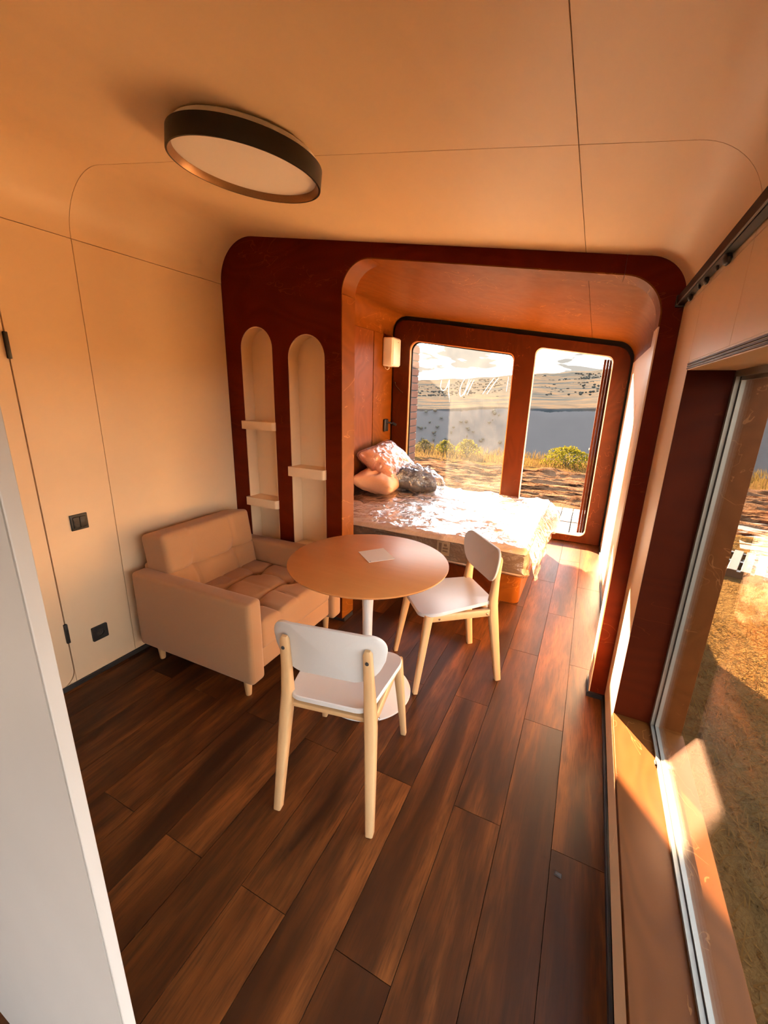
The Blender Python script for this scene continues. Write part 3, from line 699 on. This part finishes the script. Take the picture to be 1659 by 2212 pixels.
# loose end of the plastic bag hanging over the foot end
bm = bmesh.new(); NU, NV = 46, 14; grid = []
for i in range(NU + 1):
    u = i / NU; row = []
    y = -mdy / 2 - .03 + (mdy + .02) * u
    for j in range(NV + 1):
        v = j / NV
        fall = .27 + .05 * math.sin(u * 9) + .04 * noise.noise(Vector((u * 8, 2, 0))) - .10 * u + (.0 if u > .12 else -.06)
        xx = mdx / 2 + .018 + .09 * math.sin(v * math.pi * .62) * (.55 + .75 * u) + .03 * noise.noise(Vector((u * 14, v * 3, 1))) * v
        zz = mdz + .006 - fall * v - .02 * v * v
        row.append(bm.verts.new((xx, y + .03 * noise.noise(Vector((u * 10, v * 5, 9))), max(zz, -MZ0 + .03))))
    grid.append(row)
for i in range(NU):
    for j in range(NV): bm.faces.new((grid[i][j], grid[i + 1][j], grid[i + 1][j + 1], grid[i][j + 1]))
frombm('plastic_flap', bm, 'flap_plastic', mt, 60)
lb = box('care_label', .32, .43, -mdy / 2 - .0075, -mdy / 2 - .0035, .07, .19, 'white_card', mt)
for k_, (a, b, c, d) in enumerate(((.335, .36, .09, .175), (.37, .415, .10, .115), (.37, .415, .125, .14), (.38, .405, .15, .17))): box('label_print', a, b, -mdy / 2 - .0082, -mdy / 2 - .0074, c, d, 'mattress_side_shade', lb)

# ---- pillows and bundle on the mattress
def cushion(name, dx, dy, dz, loc, rot, mat, parent, pinch=.55, wr=.012, sc=6, n=(22, 22, 5)):
    def d(q, p):
        a = min(1, abs(q.x) / (dx / 2)); b = min(1, abs(q.y) / (dy / 2)); th = (1 - a ** 2.6) ** .5 * (1 - b ** 2.6) ** .5
        k = .06 + .94 * max(0, th) ** .8; w = Vector(p)
        nn = noise.noise(w * sc) * wr + (1 - 2 * abs(noise.noise(w * sc * 1.7 + Vector((4, 1, 2))))) * wr * .8
        e = 1 + .12 * (a * b) ** 2
        return Vector((q.x * e, q.y * e, q.z * k + nn * (1 if q.z > 0 else -1) * (.3 + th)))
    e_ = Matrix.Rotation(rot[2], 3, 'Z') @ Matrix.Rotation(rot[1], 3, 'Y') @ Matrix.Rotation(rot[0], 3, 'X')
    return rbox(name, dx, dy, dz, min(dz * .45, .05), loc, mat, parent, n, d, e_)
p1 = empty('pillow', (-2.15, 4.40, .535), 0, 'peach pillow lying lowest at the head of the bed', 'pillow', 'pillows on the bed')
cushion('pillow_case', .45, .70, .25, (0, 0, .115), (0, R(8), R(6)), 'peach_fabric', p1, wr=.018, sc=7)
p2 = empty('pillow', (-2.165, 4.56, .69), 0, 'pink pillow in crinkled plastic leaning on the peach pillow', 'pillow', 'pillows on the bed')
cushion('pillow_case', .46, .66, .24, (0.0, .02, .15), (R(8), R(38), R(4)), 'peach_fabric', p2)
cushion('plastic_sleeve', .50, .70, .27, (0.0, .02, .15), (R(8), R(38), R(4)), 'pink_plastic', p2, wr=.020, sc=9, n=(34, 34, 6))
b3 = empty('bundle', (-1.81, 4.60, .55), R(22), 'dark grey blanket bundled in shiny clear plastic beside the pillows', 'bundle')
cushion('blanket', .50, .30, .22, (0, 0, .09), (0, R(12), 0), 'grey_blanket', b3, wr=.03, sc=8)
cushion('plastic_bag', .62, .36, .27, (.03, 0, .10), (0, R(12), 0), 'bundle_plastic', b3, wr=.045, sc=9, n=(40, 30, 6))

# ================================================================== fittings
# ceiling lamp (in the plane of the sloping ceiling)
ang = math.atan(SL); LM = Matrix.Translation((-1.192, 1.331, zc(-1.192) - .0015)) @ Matrix.Rotation(ang, 4, 'Y') @ Matrix.Rotation(math.pi, 4, 'X')
cl_l = empty('ceiling_light', (-1.192, 1.331, zc(-1.192)), 0, 'flat round ceiling light with black ring and pale diffuser', 'ceiling light')
inv = Matrix.Translation((1.192, -1.331, -zc(-1.192))) @ LM
lathe('housing', [(0, 0), (.232, 0), (.236, .003), (.236, .05), (0, .05)], 'white_plastic', cl_l, 64, inv)
lathe('ring', [(.241, .022), (.254, .022), (.2545, .024), (.2545, .079), (.254, .080), (.248, .080)], 'lamp_ring', cl_l, 96, inv, 40, False)
lathe('ring_inside', [(.2478, .0802), (.2475, .079), (.2365, .060), (.2365, .058), (.2475, .0585)], 'lamp_ring_inside', cl_l, 96, inv, 40, False)
lathe('diffuser', [(0, .062), (.15, .0615), (.2365, .058), (.2365, .05), (0, .05)], 'lamp_diffuser', cl_l, 64, inv)

# light switch and socket on the left wall
sw = empty('light_switch', (XL, 1.222, .933), 0, 'square black double light switch on the left wall', 'light switch')
rbox('plate', .010, .086, .086, .003, (.005, 0, 0), 'black_plastic', sw, (1, 2, 2))
for s in (-1, 1): rbox('rocker', .008, .031, .060, .0025, (.0105, s * .0165, 0), 'black_plastic', sw, (1, 2, 2))
sk = empty('power_socket', (XL, 1.226, .256), 0, 'square black power socket low on the left wall', 'socket')
plate('plate', rounded([(-.043, -.043), (.043, -.043), (.043, .043), (-.043, .043)], [.005] * 4, 4), [[(.022 * math.cos(t), .022 * math.sin(t)) for t in np.linspace(0, 2 * math.pi, 24, endpoint=False)]], YZ, 0, .010, 'black_plastic', sk)
lathe('well', [(0, 0), (.0218, 0), (.0218, .0015), (0, .0015)], 'ink_dark', sk, 24, Matrix.Rotation(math.pi / 2, 4, 'Y'))
for s in (-1, 1): lathe('contact', [(0, .0035), (.0024, .0035), (.0024, .001), (0, .001)], 'steel_screw', sk, 10, Matrix.Translation((0, s * .0095, 0)) @ Matrix.Rotation(math.pi / 2, 4, 'Y'))

# white wall box and black reading lamp on the alcove wall
hb = empty('wall_heater', (AXL + .006, 5.005, 2.125), 0, 'small white wall unit with a thin cord high on the alcove wall', 'wall unit')
rbox('casing', .135, .245, .335, .022, (.068, 0, 0), 'white_plastic', hb, (2, 3, 3)); rbox('front_cover', .01, .21, .30, .004, (.137, 0, 0), 'white_plastic', hb, (1, 2, 2))
rbox('indicator', .004, .014, .007, .0015, (.1425, .03, .115), 'ink_dark', hb, (1, 1, 1))
tube('cord', [(.05, -.03, -.165), (.055, -.03, -.19), (.04, -.045, -.205), (.015, -.05, -.195), (.003, -.05, -.17)], .0035, 'white_plastic', hb, 8)
rl = empty('reading_lamp', (AXL + .006, 5.00, 1.235), 0, 'black reading lamp with a swivel arm on the alcove wall', 'lamp')
rbox('wall_plate', .03, .105, .155, .010, (.015, 0, 0), 'black_plastic', rl, (1, 2, 3))
tube('arm', [(.03, .01, .04), (.07, .03, .03), (.10, .06, .005)], .010, 'black_plastic', rl, 10); lathe('spot', [(0, 0), (.016, 0), (.018, .005), (.018, .06), (.014, .062), (0, .058)], 'black_plastic', rl, 16, Matrix.Translation((.085, .045, .03)) @ Matrix.Rotation(R(118), 4, 'Y') @ Matrix.Rotation(R(-20), 4, 'X'))
# handle of the sash, on the left stile of the end wall
hn = empty('window_handle', (-2.31, YB - .031, 1.71), 0, 'slim dark lever handle on the left side of the window wall', 'handle')
tube('lever', [(-.062, -.022, .062), (-.03, -.030, .015), (.02, -.030, -.035), (.062, -.024, -.062)], .008, 'brown_metal', hn, 10); tube('pivot', [(-.06, 0, .06), (-.06, -.028, .06)], .011, 'brown_metal', hn, 12)

# curtain rail with its gliders
cr_ = empty('curtain_rail', (.262, .4, 2.065), 0, 'dark brown curtain rail with black gliders under the ceiling on the right', 'curtain rail')
box('rail', -.006, .025, -1.9, 1.955, -.016, .018, 'brown_metal', cr_, .002, 1); box('rail_lip', -.006, -.002, -1.9, 1.955, -.0185, -.016, 'grey_aluminium', cr_); box('rail_channel', .0, .022, -1.9, 1.955, -.021, -.016, 'black_plastic', cr_)
for (yy, s) in ((1.60, 1.6), (1.72, .7), (1.86, 1.2), (1.97, .7), (2.13, 1.3)):
    lathe('glider', [(0, .012 * s), (.010 * s, .008 * s), (.014 * s, 0), (.010 * s, -.008 * s), (0, -.012 * s)], 'black_plastic', cr_, 14, Matrix.Translation((.012, yy - .4, -.022 - .006 * s)) @ Matrix.Scale(.5, 4, (1, 0, 0)))
box('end_cap', -.010, .025, 1.945, 1.959, -.026, .022, 'black_plastic', cr_, .003)

# ================================================================== outdoors
# cladded side wall that runs on past the window wall
ew = tag(box('exterior_wall', -2.83, -2.735, 5.28, 6.87, -.57, 2.40, 'black_gasket'), 'slatted wooden side wall outside the left edge of the bed window', 'wall', kind='structure')
z = -.5; bd0 = None
while z < 2.30:
    if bd0 is None:
        bd0 = box('board', -.012, .010, -.80, .795, 0, .099, 'cladding_wood', ew, .003, 1); bd0.location = (-2.730, 6.075, z)
    else:
        o = bd0.copy(); C.objects.link(o); o.location = (-2.730, 6.075, z)
    z += .1155
# deck
dk = tag(box('deck', -2.7, .60, 5.285, 7.0, -.30, -.075, 'concrete_dark'), 'pale wooden deck outside the end wall', 'deck', kind='structure')
x = -2.69; proto = {}
while x < .45:
    for (y0, y1) in ((5.30, 6.165), (6.195, 7.0)):
        if y0 not in proto:
            o = box('deck_board', 0, .142, 0, y1 - y0, -.027, 0, 'deck_wood', dk, .003, 1); proto[y0] = o
        else:
            o = proto[y0].copy(); C.objects.link(o)
        o.location = (x, y0, -.03)
    x += .155
pal = empty('pallet', (2.02, 7.1, -.58), R(-18), 'pale wooden pallet on the ground beside the white sheet', 'pallet')
for yy in (-.45, .0, .45): box('bearer', -.4, .4, yy - .04, yy + .04, 0, .09, 'deck_wood', pal)
for k in range(6): box('slat', -.40 + k * .14, -.30 + k * .14, -.5, .5, .09, .112, 'deck_wood', pal, .002, 1)
# ground
GZ = -.58
xs = np.concatenate([np.linspace(-70, -10, 25)[:-1], np.linspace(-10, 7, 190), np.linspace(7, 70, 25)[1:]])
ys = np.concatenate([np.linspace(-40, 2, 25)[:-1], np.linspace(2, 7, 40)[:-1], np.linspace(7, 18, 190), np.linspace(18, 110, 30)[1:]])
V = []; 
for yy in ys:
    for xx in xs:
        h = GZ
        if yy > 6.5:
            till = max(0, min(1, (yy - 6.8) / .5)) * max(0, min(1, (14.4 - yy) / .6)) * (1 if xx < 12 else .3)
            wob = yy + .25 * noise.noise(Vector((xx * .5, yy * .2, 0)))
            h += till * (.070 * noise.noise(Vector((xx * .6, wob * 4.6, 3))) + .075 * (1 - 2 * abs(noise.noise(Vector((xx * .9, wob * 5.5, 7))))) + .03 * noise.noise(Vector((xx * 4, yy * 5, 2))))
            h += .13 * math.exp(-((yy - 13.1 - .25 * noise.noise(Vector((xx * .4, 0, 5)))) / .28) ** 2) * (.7 + .8 * noise.noise(Vector((xx * 1.6, 3, 1))))
        if yy > 16.4: h -= (yy - 16.4) * .22 + .62 * max(0, yy - 19)
        V.append((xx, yy, h))
nx = len(xs); F = [(j * nx + i, j * nx + i + 1, (j + 1) * nx + i + 1, (j + 1) * nx + i) for j in range(len(ys) - 1) for i in range(nx - 1)]
gr = tag(pyd('ground', V, F, 'soil', None, 60), 'ploughed orange brown soil and dry turf around the cabin', 'ground', kind='structure')
# the far side of the valley
az = np.radians(np.linspace(-70, 70, 141)); rs = [95, 140, 200, 260, 300, 306, 312, 318, 324, 330, 336, 342, 350, 380, 420, 470, 530, 600, 680, 780, 900, 1050, 1200, 1350, 1500, 1600, 2200]
V = []
for r_ in rs:
    for a in az:
        ad = math.degrees(a); X, Y = r_ * math.sin(a), r_ * math.cos(a)
        top = 1.65 + 342 * math.tan(R(-1.62 + .035 * (ad + 10) + .12 * math.sin(ad * .4)))
        sky = R(min(3.4, max(1.0, 1.57 + .075 * (ad + 21))) + .10 * math.sin(ad * .55) + .06 * math.sin(ad * 1.7))
        if r_ <= 300: h = -62 + 8 * (r_ - 95) / 205
        elif r_ <= 342: h = -54 + (top + 54) * (r_ - 300) / 42
        else:
            t = (min(r_, 1500) - 342) / (1500 - 342); el = math.atan2(top - 1.65, 342) + (sky - math.atan2(top - 1.65, 342)) * (t ** .62)
            h = 1.65 + r_ * math.tan(el) + (5 + r_ * .006) * noise.noise(Vector((X * .006, Y * .006, 1))) * min(1, t * 8) * (1 if r_ < 1400 else .35)
            if r_ > 1500: h -= (r_ - 1500) * .25
        V.append((X, Y, h))
na = len(az); F = [(j * na + i, j * na + i + 1, (j + 1) * na + i + 1, (j + 1) * na + i) for j in range(len(rs) - 1) for i in range(na - 1)]
hl = tag(pyd('hills', V, F, 'hillside', None, 60), 'valley escarpment tinted haze grey with golden rolling fields above it', 'hills', kind='structure')
# trees on the far slope: too many and too small to tell apart
ib = bmesh.new(); bmesh.ops.create_icosphere(ib, subdivisions=1, radius=1.0); ico_v = np.array([v.co[:] for v in ib.verts]); ico_f = [tuple(v.index for v in f.verts) for f in ib.faces]; ib.free()
V = []; F = []
def blob(cx_, cy_, cz_, sx_, sz_):
    b = len(V); jit = 1 + .28 * (RNG.random(len(ico_v)) - .5)
    for p, j in zip(ico_v, jit): V.append((cx_ + p[0] * sx_ * j, cy_ + p[1] * sx_ * j, cz_ + p[2] * sz_ * j))
    F.extend(tuple(b + i for i in f) for f in ico_f)
for k in range(70):
    ad = RNG.uniform(-25, -7); r_ = 300 + 40 * RNG.random(); t = (r_ - 300) / 42; top = 1.65 + 342 * math.tan(R(-1.62 + .035 * (ad + 10)))
    blob(r_ * math.sin(R(ad)), r_ * math.cos(R(ad)) - 1, -54 + (top + 54) * t + 1.0, RNG.uniform(.5, 1.7), RNG.uniform(.5, 1.6))
tag(pyd('far_trees', V, F, 'far_tree', None, 60), 'pale trees on the grey escarpment across the valley', 'trees', kind='stuff'); V = []; F = []
k = 0
while k < 700:
    ad = RNG.uniform(-26, 6); r_ = RNG.uniform(560, 1400); t = (r_ - 342) / 1158
    w = noise.noise(Vector((ad * .16, r_ * .006, 4)))
    if abs(w) > .035 and RNG.random() > .06: continue
    k += 1
    top = 1.65 + 342 * math.tan(R(-1.62 + .035 * (ad + 10))); sky = R(min(3.4, max(1.0, 1.57 + .075 * (ad + 21)))); e0 = math.atan2(top - 1.65, 342); el = e0 + (sky - e0) * (t ** .62)
    s_ = RNG.uniform(.9, 1.9) * (.5 + r_ / 1000); blob(r_ * math.sin(R(ad)), r_ * math.cos(R(ad)), 1.65 + r_ * math.tan(el) + .5, s_ * 1.2, s_ * .8)
tag(pyd('field_trees', V, F, 'field_tree', None, 60), 'dark trees scattered over the far golden fields', 'trees', kind='stuff')
# bushes on the crest
def bush(loc, w, h, label, mat, n=1100):
    e = empty('bush', loc, 0, label, 'bush', 'bushes on the crest'); V = []; F = []
    for k in range(n):
        a = RNG.uniform(0, 2 * math.pi); rr_ = RNG.random() ** .4; el = RNG.uniform(0, 1) ** .7
        lump = 1 + .22 * noise.noise(Vector((math.cos(a) * 2.5, math.sin(a) * 2.5, el * 3 + w)))
        p = np.array([math.cos(a) * rr_ * w / 2 * math.sqrt(max(.05, 1 - el ** 2.2)) * lump, math.sin(a) * rr_ * w / 2.4 * math.sqrt(max(.05, 1 - el ** 2.2)) * lump, el * h * lump])
        d = RNG.normal(size=3); d /= np.linalg.norm(d); u = np.cross(d, RNG.normal(size=3)); u /= np.linalg.norm(u); s_ = RNG.uniform(.022, .05)
        b = len(V); V += [tuple(p - d * s_), tuple(p + u * s_ * .5), tuple(p + d * s_), tuple(p - u * s_ * .5)]; F.append((b, b + 1, b + 2, b + 3))
    pyd('foliage', V, F, mat, e)
    bm = bmesh.new()
    for k in range(6):
        a = k * 1.05; tube_bm(bm, [(0, 0, -.05), (.10 * w * math.cos(a), .10 * w * math.sin(a), h * .4), (.25 * w * math.cos(a), .25 * w * math.sin(a), h * .75)], [.02, .014, .006], 6)
    frombm('stems', bm, 'bark', e, 60)
bush((-.55, 15.2, GZ - .02), 1.75, .62, 'broad yellow green bush in the right hand opening', 'bush_leaf', 1700)
bush((-4.0, 15.3, GZ - .02), 1.05, .62, 'bright yellow bush in the middle of the left pane', 'bush_leaf')
bush((-4.95, 15.6, GZ - .02), .85, .50, 'smaller yellow bush left of the bright one', 'bush_leaf', 800)
bush((-5.9, 15.9, GZ - .02), .8, .42, 'low olive bush at the far left of the pane', 'bush_leaf_olive', 600)
bush((.9, 15.6, GZ - .02), .7, .34, 'low olive bush beside the opened door', 'bush_leaf_olive', 500)
def blades(name, n, pos, h0, h1, w, lean, mat, label, cat):
    V = []; F = []
    for k in range(n):
        x, y = pos(); a = RNG.uniform(0, 2 * math.pi); h = RNG.uniform(h0, h1); l = RNG.uniform(.2, 1) * lean * h; dx, dy = math.cos(a), math.sin(a); px, py = -dy * w / 2, dx * w / 2
        b = len(V); V += [(x - px, y - py, GZ), (x + px, y + py, GZ), (x + dx * l * .4 + px * .7, y + dy * l * .4 + py * .7, GZ + h * .6), (x + dx * l * .4 - px * .7, y + dy * l * .4 - py * .7, GZ + h * .6), (x + dx * l, y + dy * l, GZ + h)]
        F += [(b, b + 1, b + 2, b + 3), (b + 3, b + 2, b + 4)]
    tag(pyd(name, V, F, mat), label, cat, kind='stuff')
blades('crest_grass', 7000, lambda: (RNG.uniform(-14, 9), 14.0 + 3.2 * RNG.random() ** .9), .10, .30, .018, .6, 'crest_grass', 'band of dry yellow grass along the crest', 'grass')
def side_pos():
    while True:
        x, y = RNG.uniform(.75, 6), RNG.uniform(1.2, 9.0)
        if not (1.3 < x and 6.3 < y < 10) and not (x < 1.8 and y > 5.2): return x, y
blades('dry_grass', 16000, side_pos, .015, .07, .008, 3.0, 'dry_grass', 'dry straw coloured grass outside the side window', 'grass')
# white sheet on the grass
V = []; NX, NY = 40, 34
for j in range(NY + 1):
    for i in range(NX + 1):
        u, v = i / NX, j / NY; x = 2.12 + .25 * (1 - v) * 0 + .62 * v + 3.6 * u; y = 6.75 + 3.1 * v + .15 * math.sin(u * 5)
        V.append((x, y, GZ + .03 + .03 * noise.noise(Vector((x * 2, y * 2, 0))) + .02 * noise.noise(Vector((x * 6, y * 5, 2)))))
F = [(j * (NX + 1) + i, j * (NX + 1) + i + 1, (j + 1) * (NX + 1) + i + 1, (j + 1) * (NX + 1) + i) for j in range(NY) for i in range(NX)]
tag(pyd('ground_sheet', V, F, 'tarp_white', None, 60), 'pale sheet spread on the ground outside the side window', 'sheet')
chip = tag(pyd('wood_chip', [(.112, 1.262, .0005), (.136, 1.258, .0005), (.138, 1.274, .0005), (.114, 1.277, .0005), (.114, 1.264, .006), (.134, 1.261, .004), (.135, 1.272, .005), (.116, 1.275, .007)], [(3, 2, 1, 0), (4, 5, 6, 7), (0, 1, 5, 4), (1, 2, 6, 5), (2, 3, 7, 6), (3, 0, 4, 7)], 'ink_dark'), 'tiny dark chip lying on the floor near the side window', 'chip')
